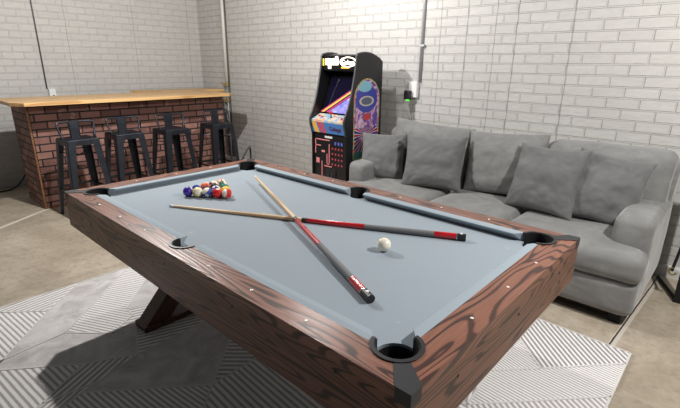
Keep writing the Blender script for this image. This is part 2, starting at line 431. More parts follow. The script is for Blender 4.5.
# ------------------------------------------------------------------ pool table
A, B, HT, ZB = .623, 1.1237, .78, .745
NX, NY = .485, .985            # cushion noses
WX, WY = .53, 1.022            # inner edge of the wood
CX, CY, CR = .498, .9987, .066 # corner pockets
SX, SR_ = .530, .058           # side pockets
T = thing('pool_table', 'dark-grained oak pool table with grey cloth standing on the patterned rug', 'pool table', (0, 0, 0))
def sgn(pts, sx, sy): return [(x*sx, y*sy) for x, y in pts]
# cloth bed with pocket cut-outs
bx_, by_ = .515, 1.008
qd = []
a1 = math.asin(min(1, (by_-CY)/.060)); a0x = math.acos(min(1, (bx_-CX)/.060))
corner_arc = arc(CX, CY, .060, -a0x, -(2*PI-(PI-a1)), 14)   # from the long side round the inside to the short side
side_a = math.acos((bx_-SX)/.050)
sarc = arc(SX, 0, .050, -side_a, -2*PI+side_a, 12)
quad1 = [(x, y) for x, y in sarc if y >= -1e-6 and False]
up = [(x, y) for x, y in arc(SX, 0, .050, PI, side_a, 8)]
outl = []
first = up + corner_arc            # +x +y quadrant, side pocket middle to short side
outl += first
outl += [(-x, y) for x, y in first[::-1]]
outl += [(-x, -y) for x, y in first[1:]]
outl += [(x, -y) for x, y in first[::-1][:-1]]
bm = NB(); prism(bm, outl, ZB-.04, ZB); finish('playing_surface', bm, M['cloth'], T, label='flat grey cloth')
# rails
def rail_long(s):
    d45 = math.radians(45)
    e = -math.acos((WX-CX)/CR)
    cor = arc(CX, CY, CR, d45, e, 12)
    ss = math.acos(max(-1, (WX-SX)/SR_))
    half = [(A, B)] + cor
    side = arc(SX, 0, SR_, ss, -ss, 14)
    pts = half + side + [(x, -y) for x, y in cor[::-1]] + [(A, -B)]
    return [(x*s, y) for x, y in pts]
def rail_short(s):
    e = PI/2 + math.acos((WY-CY)/CR)
    cor = arc(CX, CY, CR, PI/4, e, 12)
    pts = [(A, B)] + cor + [(-x, y) for x, y in cor[::-1]] + [(-A, B)]
    return [(x, y*s) for x, y in pts]
for s in (-1, 1):
    bm = NB(); prism(bm, rail_long(s), HT-.034, HT); finish('rail', bm, M['rail_y'], T)
    bm = NB(); prism(bm, rail_short(s), HT-.034, HT); finish('rail', bm, M['rail_x'], T)
    bm = NB(); prism(bm, [(s*A, -B), (s*A, B), (s*(A-.03), B-.03), (s*(A-.03), -B+.03)], .587, HT-.0345); finish('apron', bm, M['apron_y'], T)
    bm = NB(); prism(bm, [(-A, s*B), (A, s*B), (A-.03, s*(B-.03)), (-A+.03, s*(B-.03))], .587, HT-.0345); finish('apron', bm, M['apron_x'], T)
# cushions: profile (distance inward from the wood edge, height)
def cushion(side, e0, e1, n0, n1):
    """side 'x+','x-','y+','y-'; e = wood-edge ends, n = nose ends along the rail"""
    bm = NB()
    W0, N0 = (WX, NX) if side[0] == 'x' else (WY, NY)
    sg = 1 if side[1] == '+' else -1
    prof = [(W0+.0, HT-.0005), (W0-.02, HT+.0005), (N0+.003, HT-.0015), (N0, HT-.004), (N0+.001, HT-.007), (N0+.030, ZB-.002), (W0, ZB-.002)]
    def k(dist): return (W0-dist)/(W0-N0)
    ra, rb = [], []
    for dist, z in prof:
        t = min(1, max(0, k(dist)))
        for L, e, n in ((ra, e0, n0), (rb, e1, n1)):
            w = e+(n-e)*t
            co = (sg*dist, w, z) if side[0] == 'x' else (w, sg*dist, z)
            L.append(bm.verts.new(co))
    m = len(prof)
    for i in range(m): bm.faces.new((ra[i], ra[(i+1) % m], rb[(i+1) % m], rb[i]))
    bm.faces.new(ra); bm.faces.new(rb[::-1])
    return finish('cushion', bm, M['cushion_cloth'], T)
for s in ('x+', 'x-'):
    cushion(s, .054, .945, .066, .905); cushion(s, -.945, -.054, -.905, -.066)
for s in ('y+', 'y-'):
    cushion(s, -.446, .446, -.405, .405)
# pockets
def pocket(cx, cy, ang, R, spread, mouth):
    p = NB()
    ri, ro_ = R-.009, R+.0025
    a = arc(cx, cy, ro_, ang-spread, ang+spread, 24); b = arc(cx, cy, ri, ang+spread, ang-spread, 24)
    prism(p, a+b, HT-.012, HT+.004)
    po = finish('pocket', p, M['black_plastic'], T)
    l = NB()
    aa = arc(cx, cy, R-.0095, ang-spread, ang+spread, 20); bb = arc(cx, cy, R-.0125, ang+spread, ang-spread, 20)
    prism(l, aa+bb, ZB-.09, HT+.001)
    # net cup below the cloth
    n = 24
    rings = []
    for rr, z in ((R-.0125, ZB-.006), (R-.016, ZB-.06), (R-.03, ZB-.10), (.002, ZB-.11)):
        rings.append([l.verts.new((cx+rr*math.cos(k*2*PI/n), cy+rr*math.sin(k*2*PI/n), z)) for k in range(n)])
    for x, y in zip(rings, rings[1:]):
        for k in range(n): l.faces.new((x[k], x[(k+1) % n], y[(k+1) % n], y[k]))
    lo = finish('pocket_liner', l, M['black_dark'], po)
    lo.data.name = 'pocket_liner'
    return po
for sx in (-1, 1):
    for sy in (-1, 1):
        pocket(sx*CX, sy*CY, math.atan2(sy, sx), .068, math.radians(122), 0)
        # bracket
        b = NB(); pts = [(CX+.05+.015, CY+.05-.015), (A+.0015, B-.042), (A+.0015, B+.0015), (A-.042, B+.0015), (CX+.05-.015, CY+.05+.015)]
        prism(b, sgn(pts, sx, sy), HT-.036, HT+.0022); finish('corner_bracket', b, M['bracket'], T, label='black metal corner bracket')
    pocket(sx*SX, 0, 0 if sx > 0 else PI, .060, math.radians(96), 0)
# sights
D_ = .2495
def sight(x, y):
    b = NB(); lathe(b, [(.0052, 0), (.0052, .0012), (.003, .0018)], 14, (x, y, HT-.0002)); finish('sight', b, M['sight'], T, label='small round pearl sight')
for s in (-1, 1):
    for k in (-3, -2, -1, 1, 2, 3): sight(s*.579, k*D_)
    for k in (-1, 0, 1): sight(k*D_, s*1.078)
# screws on the aprons
for s in (-1, 1):
    for k in (-.9, -.45, 0, .45, .9):
        b = NB(); tube(b, [(s*(A-.002), k, .72), (s*(A+.001), k, .72)], .0055, 10); finish('screw', b, M['bolt'], T)
    for k in (-.4, 0, .4):
        b = NB(); tube(b, [(k, s*(B-.002), .70), (k, s*(B+.001), .70)], .0055, 10); finish('screw', b, M['bolt'], T)
# trestles
b = NB(); box(b, -.50, .50, -1.0, 1.0, .60, .70); finish('underframe', b, M['black_dark'], T)
for yc in (-.752, .752):
    w = .055
    b = NB(); box(b, -.475, .475, yc-.075, yc+.055, RZ+.003, .050, bev=.004); finish('foot', b, M['leg_wood'], T)
    for s in (-1, 1):
        b = NB()
        pts = [(s*-.455, .05), (s*-.315, .05), (s*.185, .60), (s*.045, .60)]
        prism(b, pts, yc-.058-.001*s, yc+.045+.001*s, ax='y'); finish('leg', b, M['leg_wood'], T)
b = NB(); box(b, -.05, .05, -.71, .71, .30, .40, bev=.004); finish('stretcher', b, M['leg_wood'], T)

# ------------------------------------------------------------------ balls
BR = .0282
def ball_mat(name, c, stripe, numbered=True):
    q = NT(name, .12); P = q.sep(q.obj()); white = sr((236, 228, 208))
    r3 = q.math('MULTIPLY', 1.0, 1.0)
    if stripe:
        m_ = q.math('LESS_THAN', q.math('ABSOLUTE', P[2]), .0145); base = q.mix(m_, white, sr(c))
    else: base = q.mix(0.0, sr(c), sr(c))
    if numbered:
        d2 = q.math('ADD', q.math('MULTIPLY', P[2], P[2]), q.math('MULTIPLY', P[1], P[1]))
        base = q.mix(q.math('LESS_THAN', d2, .0088**2), base, white)
    q.col(base); q.p.inputs['Coat Weight'].default_value = .5; return q.m
M['ink'] = plain('number_ink', (20, 20, 22), .4)
balls = {1: ((232, 190, 50), 'yellow'), 2: ((34, 62, 150), 'blue'), 3: ((206, 26, 34), 'red'), 4: ((58, 34, 150), 'purple'), 5: ((222, 92, 44), 'orange'),
         6: ((22, 96, 78), 'green'), 7: ((120, 28, 36), 'maroon'), 8: ((20, 20, 22), 'black')}
order = [[4, 9, 10, 3, 11], [2, 7, 12, 1], [5, 8, 6], [15, 14], [13]]
where = {4: 'at the left end of the front row', 9: 'second from the left in the front row', 10: 'in the middle of the front row', 3: 'fourth in the front row, brightest red',
         11: 'at the right end of the front row', 2: 'behind the purple ball', 7: 'hidden in the second row', 12: 'inside the second row', 1: 'behind the red striped ball at right',
         5: 'in the third row on the left', 8: 'in the middle of the rack', 6: 'in the third row on the right', 15: 'in the fourth row beside the far point', 14: 'in the fourth row towards the sofa', 13: 'at the far point of the rack'}
p0 = Vector((-.143, .673)); dv = Vector((.129, -.187)).normalized(); nv = Vector((-dv.y, dv.x))
rotv = {4: (0, .7, 2.5), 9: (1.3, .3, -.2), 10: (.6, .35, 4.0), 3: (0, 1.2, 1.5), 11: (1.1, .9, 4.2), 2: (0, 2.0, 0), 1: (0, 2.4, 1), 5: (0, -.6, 1), 6: (.4, 2, 0), 15: (.5, .2, .5), 14: (1.2, 0, 1), 13: (.9, .9, .3), 8: (0, -1, 0), 7: (0, -1, 0), 12: (0, 1, 0)}
for rI, row in enumerate(order):
    for cI, num in enumerate(row):
        p = p0 + dv*(cI+rI/2)*.0568 + nv*rI*.0568*.866
        st_ = num > 8; colr, cn = balls[num-8 if st_ else num]
        t = thing('billiard_ball', '%s billiard ball %s' % (('%s-and-white striped' % cn) if st_ else ('solid %s' % cn), where[num]), 'billiard ball', (p.x, p.y, ZB+BR), 0, 'racked billiard balls on the grey cloth')
        t.rotation_euler = rotv[num]
        b = NB(); bmesh.ops.create_uvsphere(b, u_segments=28, v_segments=18, radius=BR)
        so = finish('ball_body', b, ball_mat('ball_%s%s' % (cn, '_stripe' if st_ else ''), colr, st_), t, smooth=True, local=True)
        Mx = Matrix.Translation((BR*.985, 0, 0)) @ Matrix(((0, 0, 1, 0), (1, 0, 0, 0), (0, 1, 0, 0), (0, 0, 0, 1)))
        textmesh(str(num), .011, Mx, 'number', M['ink'], t)
b = NB(); bmesh.ops.create_uvsphere(b, u_segments=32, v_segments=20, radius=BR)
cb = finish('cue_ball', b, ball_mat('ball_ivory', (238, 231, 214), False, False), smooth=True); cb.location = (.014, -.569, ZB+BR)
tag(cb, 'plain off-white cue ball alone on the grey cloth near the cue butts', 'billiard ball')

# ------------------------------------------------------------------ cues
M['maple'] = wood('cue_maple', (226, 196, 158), (218, 184, 144), (200, 162, 122), 'x', 2, .3, stretch=.03)
M['ferrule'] = plain('white_ferrule', (236, 234, 226), .35)
q = NT('cue_red', .18); q.col(q.ramp(q.noise(q.map(q.obj(), sc=(3, 40, 40)), 2, 3), [(.35, (150, 14, 22)), (.6, (196, 22, 34))])); q.p.inputs['Coat Weight'].default_value = .6; M['cue_red'] = q.m
q = NT('cue_wrap', .75); w = q.n('ShaderNodeTexChecker', i_Scale=330.0); q.L.new(q.obj(), w.inputs['Vector'])
w.inputs['Color1'].default_value = sr((88, 88, 90)); w.inputs['Color2'].default_value = sr((128, 128, 130)); q.col(w.outputs['Color']); M['cue_wrap'] = q.m
M['tip_blue'] = plain('chalky_tip', (150, 170, 190), .9)
M['silver'] = plain('silver_ring', (190, 190, 188), .25, .9)
def cue(label, butt, tip, cuts):
    butt = Vector(butt); tip = Vector(tip); L = (tip-butt).length
    t = thing('pool_cue', label, 'pool cue', butt, 0, 'pool cues crossed on the table')
    t.rotation_mode = 'QUATERNION'; t.rotation_quaternion = (tip-butt).to_track_quat('X', 'Z')
    def R(s):
        x = s/L; return .0148-(.0148-.0105)*(x/.5) if x < .5 else .0105-(.0105-.0064)*((x-.5)/.5)
    def seg(name, s0, s1, mat, extra=0, label=None):
        b = NB(); n = 6
        tube(b, [(s0+(s1-s0)*i/n, 0, 0) for i in range(n+1)], [R(s0+(s1-s0)*i/n)+extra for i in range(n+1)], 20)
        return finish(name, b, mat, t, smooth=False, local=True, label=label)
    c = [x*L for x in cuts]
    seg('butt_cap', 0, c[0], M['black_plastic'], .0004, 'black butt cap')
    seg('ring', c[0], c[0]+.004, M['silver'], .0008)
    seg('sleeve', c[0]+.004, c[1], M['cue_red'], 0, 'glossy red sleeve')
    seg('wrap', c[1], c[2], M['cue_wrap'], 0, 'speckled grey wrap')
    seg('forearm', c[2], c[3], M['cue_red'], 0, 'glossy red forearm')
    seg('joint_collar', c[3], c[4], M['black_plastic'], .0008, 'black joint collar')
    seg('shaft', c[4], L-.028, M['maple'])
    seg('ferrule', L-.028, L-.006, M['ferrule'])
    seg('tip', L-.006, L, M['tip_blue'])
    e = NB(); tube(e, [(c[0]*.55, 0, R(0)*.6), (c[0]*.55, 0, R(0)+.0012)], .006, 12); finish('emblem', e, M['sight'], t, local=True, label='small pale round emblem')
    return t
cue('pool cue with red butt beyond the cue ball, tip near the racked balls', (.343, -.756, ZB+.0152), (-.304, .569, ZB+.0066), (.024, .090, .300, .488, .505))
cue('pool cue crossing on top of the other, red butt towards the near corner pocket', (-.338, -.785, ZB+.0152), (.290, .640, ZB+.044), (.030, .088, .285, .473, .490))

# ------------------------------------------------------------------ bar
BX0, BX1, BY0, BY1 = -.185, 2.0, 3.586, 4.186
t = thing('bar_counter', 'home bar with red-brown brick front and black mortar beneath the pine top', 'bar', (.9, 3.88, 0))
b = NB(); box(b, BX0+.012, BX1, BY0+.012, BY0+.035, 0, 1.054); finish('front_panel', b, M['bar_front'], t)
b = NB(); box(b, BX0, BX0+.02, BY0+.012, BY1, 0, 1.054); finish('end_panel', b, M['bar_end'], t)
b = NB(); box(b, BX1-.02, BX1, BY0+.036, BY1, 0, 1.054); finish('end_panel', b, M['bar_end'], t)
b = NB(); box(b, BX0-.003, BX0+.012, BY0, BY0+.012, 0, 1.054); finish('corner_trim', b, M['edge_wood'], t, label='thin wooden corner trim')
b = NB(); box(b, BX0+.012, BX1, BY0+.004, BY0+.012, 0, .016); finish('toe_strip', b, M['edge_wood'], t)
b = NB(); box(b, BX0+.021, BX1-.021, BY0+.036, BY1-.01, .40, .42); finish('shelf', b, M['edge_wood'], t)
for x in (-.14, 1.85):
    b = NB(); box(b, x, x+.012, BY0-.10, BY0+.01, 1.035, 1.054); finish('bracket', b, M['silver'], t)
b = NB(); prism(b, [(-.335, 3.47), (-.25, 3.325), (1.93, 3.325), (2.02, 3.40), (2.02, 4.16), (-.335, 4.16)], 1.055, 1.088)
o = rebase(finish('countertop', b, [M['top_wood']])); tag(o, 'long pale pine bar top running along the brick-fronted bar', 'countertop')
bv = o.modifiers.new('b', 'BEVEL'); bv.width = .003
b = NB(); prism(b, [(1.50, 4.162), (2.40, 4.162), (2.40, 4.55), (1.22, 4.55)], 1.055, 1.092)
o = rebase(finish('countertop', b, [M['top_wood']])); tag(o, 'short pine counter piece behind the long bar top, by the room corner', 'countertop')
t = thing('back_cabinet', 'plain brown support cabinet hidden below the short rear counter piece', 'cabinet', (2.0, 4.5, 0))
b = NB(); box(b, 1.64, 2.38, 4.20, 4.54, 0, 1.054); finish('cabinet_body', b, M['edge_wood'], t)
b = NB(); box(b, 1.625, 1.639, 4.22, 4.52, .08, 1.0); finish('door', b, M['edge_wood'], t)

# ------------------------------------------------------------------ stools
def make_stool(label):
    t = thing('bar_stool', label, 'bar stool', (0, 0, 0), 0, 'metal bar stools along the brick bar')
    h = .142; zs = .76; G = M['gunmetal']
    b = NB(); box(b, -h, h, -h, h, zs-.018, zs, bev=.008)
    # pressed skirt around the seat
    for s in (-1, 1):
        box(b, -h+.01, h-.01, s*h-.004 if s > 0 else -h, s*h if s > 0 else -h+.004, zs-.055, zs-.012)
        box(b, s*h-.004 if s > 0 else -h, s*h if s > 0 else -h+.004, -h+.01, h-.01, zs-.055, zs-.012)
    finish('seat', b, G, t, local=True)
    for sx in (-1, 1):
        for sy in (-1, 1):
            b = NB(); n = 8; rings = []
            for i in range(n+1):
                k = i/n; z = zs-.012-(zs-.012)*k; c = h-.0+.062*k; wd = .070*(1-k)+.036*k; th = .004
                cx, cy = sx*c, sy*c
                # folded angle leg: L section with rounded outer corner
                L = [(0, 0), (-wd, 0), (-wd, -th), (-th*2, -th*2), (-th, -wd), (0, -wd)]
                L = [(-.006, 0), (-wd, 0), (-wd, -th), (-th-.004, -th), (-th, -th-.004), (-th, -wd), (0, -wd), (0, -.006)]
                rings.append([b.verts.new((cx+sx*px, cy+sy*py, z)) for px, py in L])
            for r0, r1 in zip(rings, rings[1:]):
                for k in range(8): b.faces.new((r0[k], r0[(k+1) % 8], r1[(k+1) % 8], r1[k]))
            b.faces.new(rings[0]); b.faces.new(rings[-1][::-1])
            lg = finish('leg', b, G, t, local=True)
            b = NB(); cc = h+.062; box(b, sx*cc-(.03 if sx > 0 else 0), sx*cc+(0 if sx > 0 else .03), sy*cc-(.03 if sy > 0 else 0), sy*cc+(0 if sy > 0 else .03), 0, .014, bev=.002)
            finish('foot_pad', b, M['black_dark'], lg, local=True)
    for zz, ins in ((.27, 1),):
        c = h+.062*(1-zz/zs)-.012
        for s in (-1, 1):
            b = NB(); box(b, -c, c, s*c-.008, s*c+.004, zz, zz+.022, bev=.002); finish('footrest', b, G, t, local=True)
            b = NB(); box(b, s*c-.006, s*c+.006, -c, c, zz-.02, zz+.002, bev=.002); finish('footrest', b, G, t, local=True)
    # crossed braces under the seat
    for s in (-1, 1):
        b = NB(); tube(b, [(-h+.01, s*(-h+.01), .62), (0, 0, .60), (h-.01, s*(h-.01), .62)], .005, 8); finish('brace', b, G, t, local=True)
    # looped back
    pts = []
    base = [(-.142, -.03, zs-.02), (-.146, -.01, zs+.02), (-.156, .012, zs+.07), (-.163, .026, zs+.125)]
    pts += base
    pts += [(-.158, .032, zs+.141), (-.144, .036, zs+.148)]
    for i in range(1, 8):
        x = -.144+.288*i/8; pts.append((x, .036+.012*math.cos(x/.144*PI/2), zs+.148))
    pts += [(.144, .036, zs+.148), (.158, .032, zs+.141)] + [(-x, y, z) for x, y, z in base[::-1]]
    pts = [(x+.012, y, z) for x, y, z in pts]
    b = NB(); tube(b, pts, .0095, 10); finish('back_loop', b, G, t, smooth=True, local=True)
    b = NB(); n = 5
    rows = [(-.02, .034), (.03, .035), (.09, .037), (.13, .040), (.154, .042)]
    prev = None
    for dz, y in rows:
        w = .045+.008*dz/.17
        cur = [b.verts.new((-w, y, zs+dz)), b.verts.new((-w*.75, y-.008, zs+dz)), b.verts.new((w*.75, y-.008, zs+dz)), b.verts.new((w, y, zs+dz)), b.verts.new((w, y+.004, zs+dz)), b.verts.new((-w, y+.004, zs+dz))]
        if prev:
            for k in range(6): b.faces.new((prev[k], prev[(k+1) % 6], cur[(k+1) % 6], cur[k]))
        else: b.faces.new(cur)
        prev = cur
    b.faces.new(prev[::-1])
    finish('back_splat', b, G, t, local=True)
    return t
st0 = make_stool('dark metal bar stool at the left end of the brick bar')
st0.location = (.082, 3.14, 0); st0.rotation_euler = (0, 0, .06)
dup(st0, (.54, 3.19, 0), (0, 0, .02), 'dark metal bar stool second from the left along the brick bar')
dup(st0, (1.03, 3.15, 0), (0, 0, .06), 'dark metal bar stool third from the left, behind the racked balls')
dup(st0, (1.635, 3.19, 0), (0, 0, .03), 'dark metal bar stool at the right end of the bar by the wall pipe')

# ------------------------------------------------------------------ arcade cabinet
AY0, AY1 = 1.20, 1.665
t = thing('arcade_machine', 'black upright arcade cabinet with lit marquee and colourful side art against the wall', 'arcade machine', (2.0, 1.43, 0))
ARC = t
prof = [(1.765, 0), (1.765, .80), (1.755, .84), (1.738, .89), (1.732, .94), (1.760, 1.0), (1.790, 1.06), (1.828, 1.16), (1.856, 1.27), (1.880, 1.38), (1.893, 1.46), (1.897, 1.525), (1.915, 1.545), (1.97, 1.556), (2.04, 1.560), (2.11, 1.553), (2.19, 1.53), (2.25, 1.505), (2.285, 1.482), (2.285, 0)]
M['arc_black'] = plain('cabinet_black', (24, 24, 27), .32)
M['tmold'] = plain('edge_molding', (70, 72, 76), .4)
for y0, y1 in ((AY0, AY0+.016), (AY1-.016, AY1)):
    b = NB(); prism(b, prof, y0, y1, ax='y'); sp_ = finish('side_panel', b, M['arc_black'], t)
    b = NB(); yy = (y0+y1)/2
    tube(b, [(x-.001, yy, z) for x, z in prof[1:-2]], .0088, 8); finish('edge_molding', b, M['tmold'], sp_, smooth=True)
y0, y1 = AY0+.0165, AY1-.0165
def slab(name, pts, mat, w0=y0, w1=y1, lab=None, parent=None):
    b = NB(); prism(b, pts, w0, w1, ax='y'); return finish(name, b, mat, parent or t, label=lab)
slab('cabinet_back', [(2.25, .02), (2.28, .02), (2.28, 1.47), (2.25, 1.49)], M['arc_black'])
slab('cabinet_top', [(1.93, 1.535), (2.04, 1.548), (2.24, 1.495), (2.24, 1.48), (2.04, 1.53), (1.93, 1.515)], M['arc_black'])
slab('lower_panel', [(1.785, .02), (1.793, .02), (1.793, .81), (1.785, .81)], M['arc_black'])
slab('bezel', [(1.86, .975), (2.03, 1.385), (2.04, 1.38), (1.875, .965)], plain('bezel_black', (10, 10, 14), .15), lab='black glass screen bezel')
sc = NT('screen_glass', .08)
P = sc.sep(sc.geo())
nn = sc.noise(sc.geo(), 5, 2)
glow = sc.mix(sc.math('MULTIPLY', nn, .5), sr((6, 6, 12)), sr((24, 16, 52)))
sc.col(glow); sc.p.inputs['Emission Color'].default_value = sr((40, 30, 90)); sc.p.inputs['Emission Strength'].default_value = .05
slab('screen', [(1.877, 1.03), (1.998, 1.322), (2.003, 1.32), (1.882, 1.028)], sc.m, AY0+.07, AY1-.07)
slab('speaker_panel', [(1.915, 1.40), (2.035, 1.385), (2.035, 1.38), (1.915, 1.395)], M['arc_black'])
mq = slab('marquee', [(1.905, 1.402), (1.91, 1.402), (1.918, 1.53), (1.913, 1.53)], plain('marquee_black', (12, 11, 10), .2), lab='lit marquee panel')
wht = emis('marquee_white', (255, 246, 226), 3.2); amb = emis('marquee_amber', (250, 190, 70), 1.5); ylw = emis('marquee_yellow', (220, 196, 70), 1.0)
# facing -X: local x -> -Y (reading direction, viewer's right), local y -> +Z
def front(x, y, z, tilt=0):
    Rm = Matrix(((0, math.sin(tilt), -math.cos(tilt), x), (-1, 0, 0, y), (0, math.cos(tilt), math.sin(tilt), z), (0, 0, 0, 1))); return Rm
for n_, w0, w1, z0, z1 in (('logo', 1.440, 1.608, 1.446, 1.505), ('logo', 1.535, 1.572, 1.412, 1.447), ('logo', 1.445, 1.478, 1.506, 1.525)):
    b = NB(); box(b, 1.902, 1.906, w0, w1, z0, z1, bev=.0015); finish('marquee_logo', b, wht, mq)
b = NB(); box(b, 1.902, 1.906, 1.627, 1.643, 1.44, 1.505); finish('marquee_strip', b, ylw, mq)
b = NB(); tube(b, [(1.9045, 1.318+.096*math.cos(a*PI/14), 1.474+.042*math.sin(a*PI/14)) for a in range(28)], .0045, 6, closed=True); finish('logo_ring', b, wht, mq)
textmesh('Galaga', .062, front(1.9035, 1.318, 1.470), 'logo_text', wht, mq, .001, local=False)
b = NB(); box(b, 1.902, 1.906, 1.300, 1.400, 1.418, 1.430); finish('logo_bar', b, amb, mq)
# bezel artwork: lilac field and slanted stripes low on the glass
dx, dz = 2.03-1.86, 1.385-.975
def onbez(y, s, lift=.002):   # s along the slope
    L_ = math.hypot(dx, dz); return (1.86+dx*s-dz/L_*lift, y, .975+dz*s+dx/L_*lift)
def bez_poly(name, pts, mat):
    b = NB(); lo = [b.verts.new(onbez(y, s, .001)) for y, s in pts]; hi = [b.verts.new(onbez(y, s, .006)) for y, s in pts]
    b.faces.new(hi); b.faces.new(lo[::-1]); n = len(pts)
    for i in range(n): b.faces.new((lo[i], lo[(i+1) % n], hi[(i+1) % n], hi[i]))
    return finish(name, b, mat, t)
li_m = NT('art_lilac', .3); pz = li_m.noise(li_m.geo(), 24, 4, .6)
li_m.col(li_m.ramp(pz, [(.3, (96, 92, 190)), (.55, (146, 142, 226)), (.75, (206, 204, 250))])); li_m.p.inputs['Emission Color'].default_value = sr((120, 116, 210)); li_m.p.inputs['Emission Strength'].default_value = .25
bez_poly('artwork', [(1.53, .06), (1.222, .06), (1.222, .56)], li_m.m)
for k, (c_1, wdt) in enumerate((((206, 60, 130), .035), ((24, 20, 40), .03), ((232, 196, 84), .05), ((206, 60, 120), .03))):
    offs = [.02, .065, .10, .155][k]
    bez_poly('art_stripe', [(1.53+offs*.62, .06), (1.222, .56+offs), (1.222, .56+offs+wdt), (1.53+(offs+wdt)*.62, .06)], plain('art_stripe_%d' % k, c_1, .3))
# control deck
deck = NT('deck_art', .35); v = deck.noise(deck.geo(), 13, 3, .6)
deck.col(deck.ramp(v, [(.32, (86, 150, 200)), (.48, (150, 176, 190)), (.56, (214, 190, 160)), (.68, (210, 110, 100))]))
cp = slab('control_panel', [(1.745, .915), (1.745, .935), (1.862, .985), (1.87, .965)], deck.m)
blue = NT('control_front_art', .35); P = blue.sep(blue.geo())
yy = blue.math('ADD', P[1], blue.math('MULTIPLY', blue.math('SUBTRACT', P[2], .86), -.35))
yv = blue.math('DIVIDE', blue.math('SUBTRACT', 1.665, yy), .465)
bl_ = (70, 122, 186)
c = blue.ramp(yv, [(0, bl_), (.07, (228, 176, 66)), (.20, bl_), (.25, (206, 62, 66)), (.32, bl_), (.35, (206, 62, 66)), (.41, bl_)], 'CONSTANT')
blue.col(c)
cf = slab('control_front', [(1.747, .915), (1.765, .812), (1.773, .812), (1.756, .915)], blue.m, lab='blue strip with red and yellow art')
dk = plain('script_maroon', (96, 42, 70), .4)
textmesh('Galaga', .058, front(1.7535, 1.335, .862, -.18), 'logo_text', dk, cf, .001, local=False)
redm = plain('button_red', (200, 24, 30), .25); whm = plain('button_white', (226, 226, 226), .25)
js = NB(); tube(js, [(1.80, 1.43, .955), (1.797, 1.43, 1.0)], .005, 8); jso = finish('joystick', js, M['black_plastic'], cp)
js = NB(); bmesh.ops.create_uvsphere(js, u_segments=16, v_segments=10, radius=.017, matrix=Matrix.Translation((1.796, 1.43, 1.008))); finish('joystick_ball', js, redm, jso, smooth=True)
for y, x, mm in ((1.29, 1.80, redm), (1.25, 1.81, redm), (1.36, 1.825, whm), (1.40, 1.84, whm), (1.55, 1.80, redm), (1.60, 1.815, redm)):
    z = .935+(x-1.745)/(1.862-1.745)*.05
    b = NB(); lathe(b, [(.014, 0), (.014, .006), (.009, .010)], 14, (x, y, z-.001)); finish('button', b, mm, cp)
# lower panel print: pink maze lines, dot grid, coin door
pink = plain('maze_pink', (232, 140, 146), .4); LP_ = [o for o in t.children if o.name.startswith('lower_panel')][0]
b = NB(); xF = 1.7825
def rl(y0_, z0_, y1_, z1_, w=.005):
    box(b, xF, 1.7855, min(y0_, y1_)-w, max(y0_, y1_)+w, min(z0_, z1_)-w, max(z0_, z1_)+w)
for seg in [((1.63, .74), (1.44, .70)), ((1.63, .68), (1.56, .68)), ((1.63, .74), (1.63, .60)), ((1.44, .70), (1.44, .50)), ((1.44, .50), (1.47, .50)), ((1.50, .48), (1.41, .48)),
            ((1.54, .52), (1.54, .36)), ((1.54, .36), (1.61, .36)), ((1.56, .30), (1.56, .24)), ((1.63, .16), (1.63, .06)), ((1.60, .09), (1.52, .09)), ((1.60, .09), (1.60, .20)), ((1.55, .30), (1.62, .30)), ((1.47, .60), (1.47, .50))]:
    (ya, za), (yb, zb) = seg
    if abs(ya-yb) < .03 or abs(za-zb) < .001: rl(ya, za, yb, zb)
    else: rl(ya, za, yb, za)
for (ya, yb, za, zb) in ((1.575, 1.62, .50, .55), (1.50, 1.545, .615, .635), (1.505, 1.52, .09, .19)): box(b, xF, 1.7855, ya, yb, za, zb)
finish('maze_print', b, pink, LP_)
dr = plain('dot_red', (196, 74, 84), .4)
for i in range(4):
    for k in range(4):
        b = NB(); box(b, xF, 1.7855, 1.262+i*.042, 1.278+i*.042, .50+k*.052, .518+k*.052); finish('dot_print', b, dr, LP_)
b = NB()
for i in range(3): box(b, xF, 1.7855, 1.262+i*.042, 1.284+i*.042, .705, .735)
for k in range(3):
    for s in (-1, 1): tube(b, [(1.784, 1.29, .12+k*.03), (1.784, 1.29+s*.018, .135+k*.03)], .003, 6)
finish('chevron_print', b, plain('print_blue', (96, 108, 190), .4), LP_)
b = NB(); box(b, xF, 1.7855, 1.40, 1.50, .762, .782); finish('maker_plate', b, whm, LP_)
cd = NB(); box(cd, 1.775, 1.787, 1.345, 1.475, .10, .46, bev=.003); cdo = finish('coin_door', cd, plain('coin_door_black', (30, 30, 33), .5), t)
for yy_ in (1.375, 1.425):
    b = NB(); box(b, 1.769, 1.776, yy_-.0, yy_+.032, .33, .42, bev=.002); finish('coin_slot', b, M['bracket'], cdo)
b = NB(); box(b, 1.769, 1.776, 1.365, 1.455, .14, .24, bev=.003); finish('coin_return', b, M['black_dark'], cdo)
b = NB(); box(b, 1.772, 1.776, 1.415, 1.46, .285, .292); finish('slot_light', b, whm, cdo)
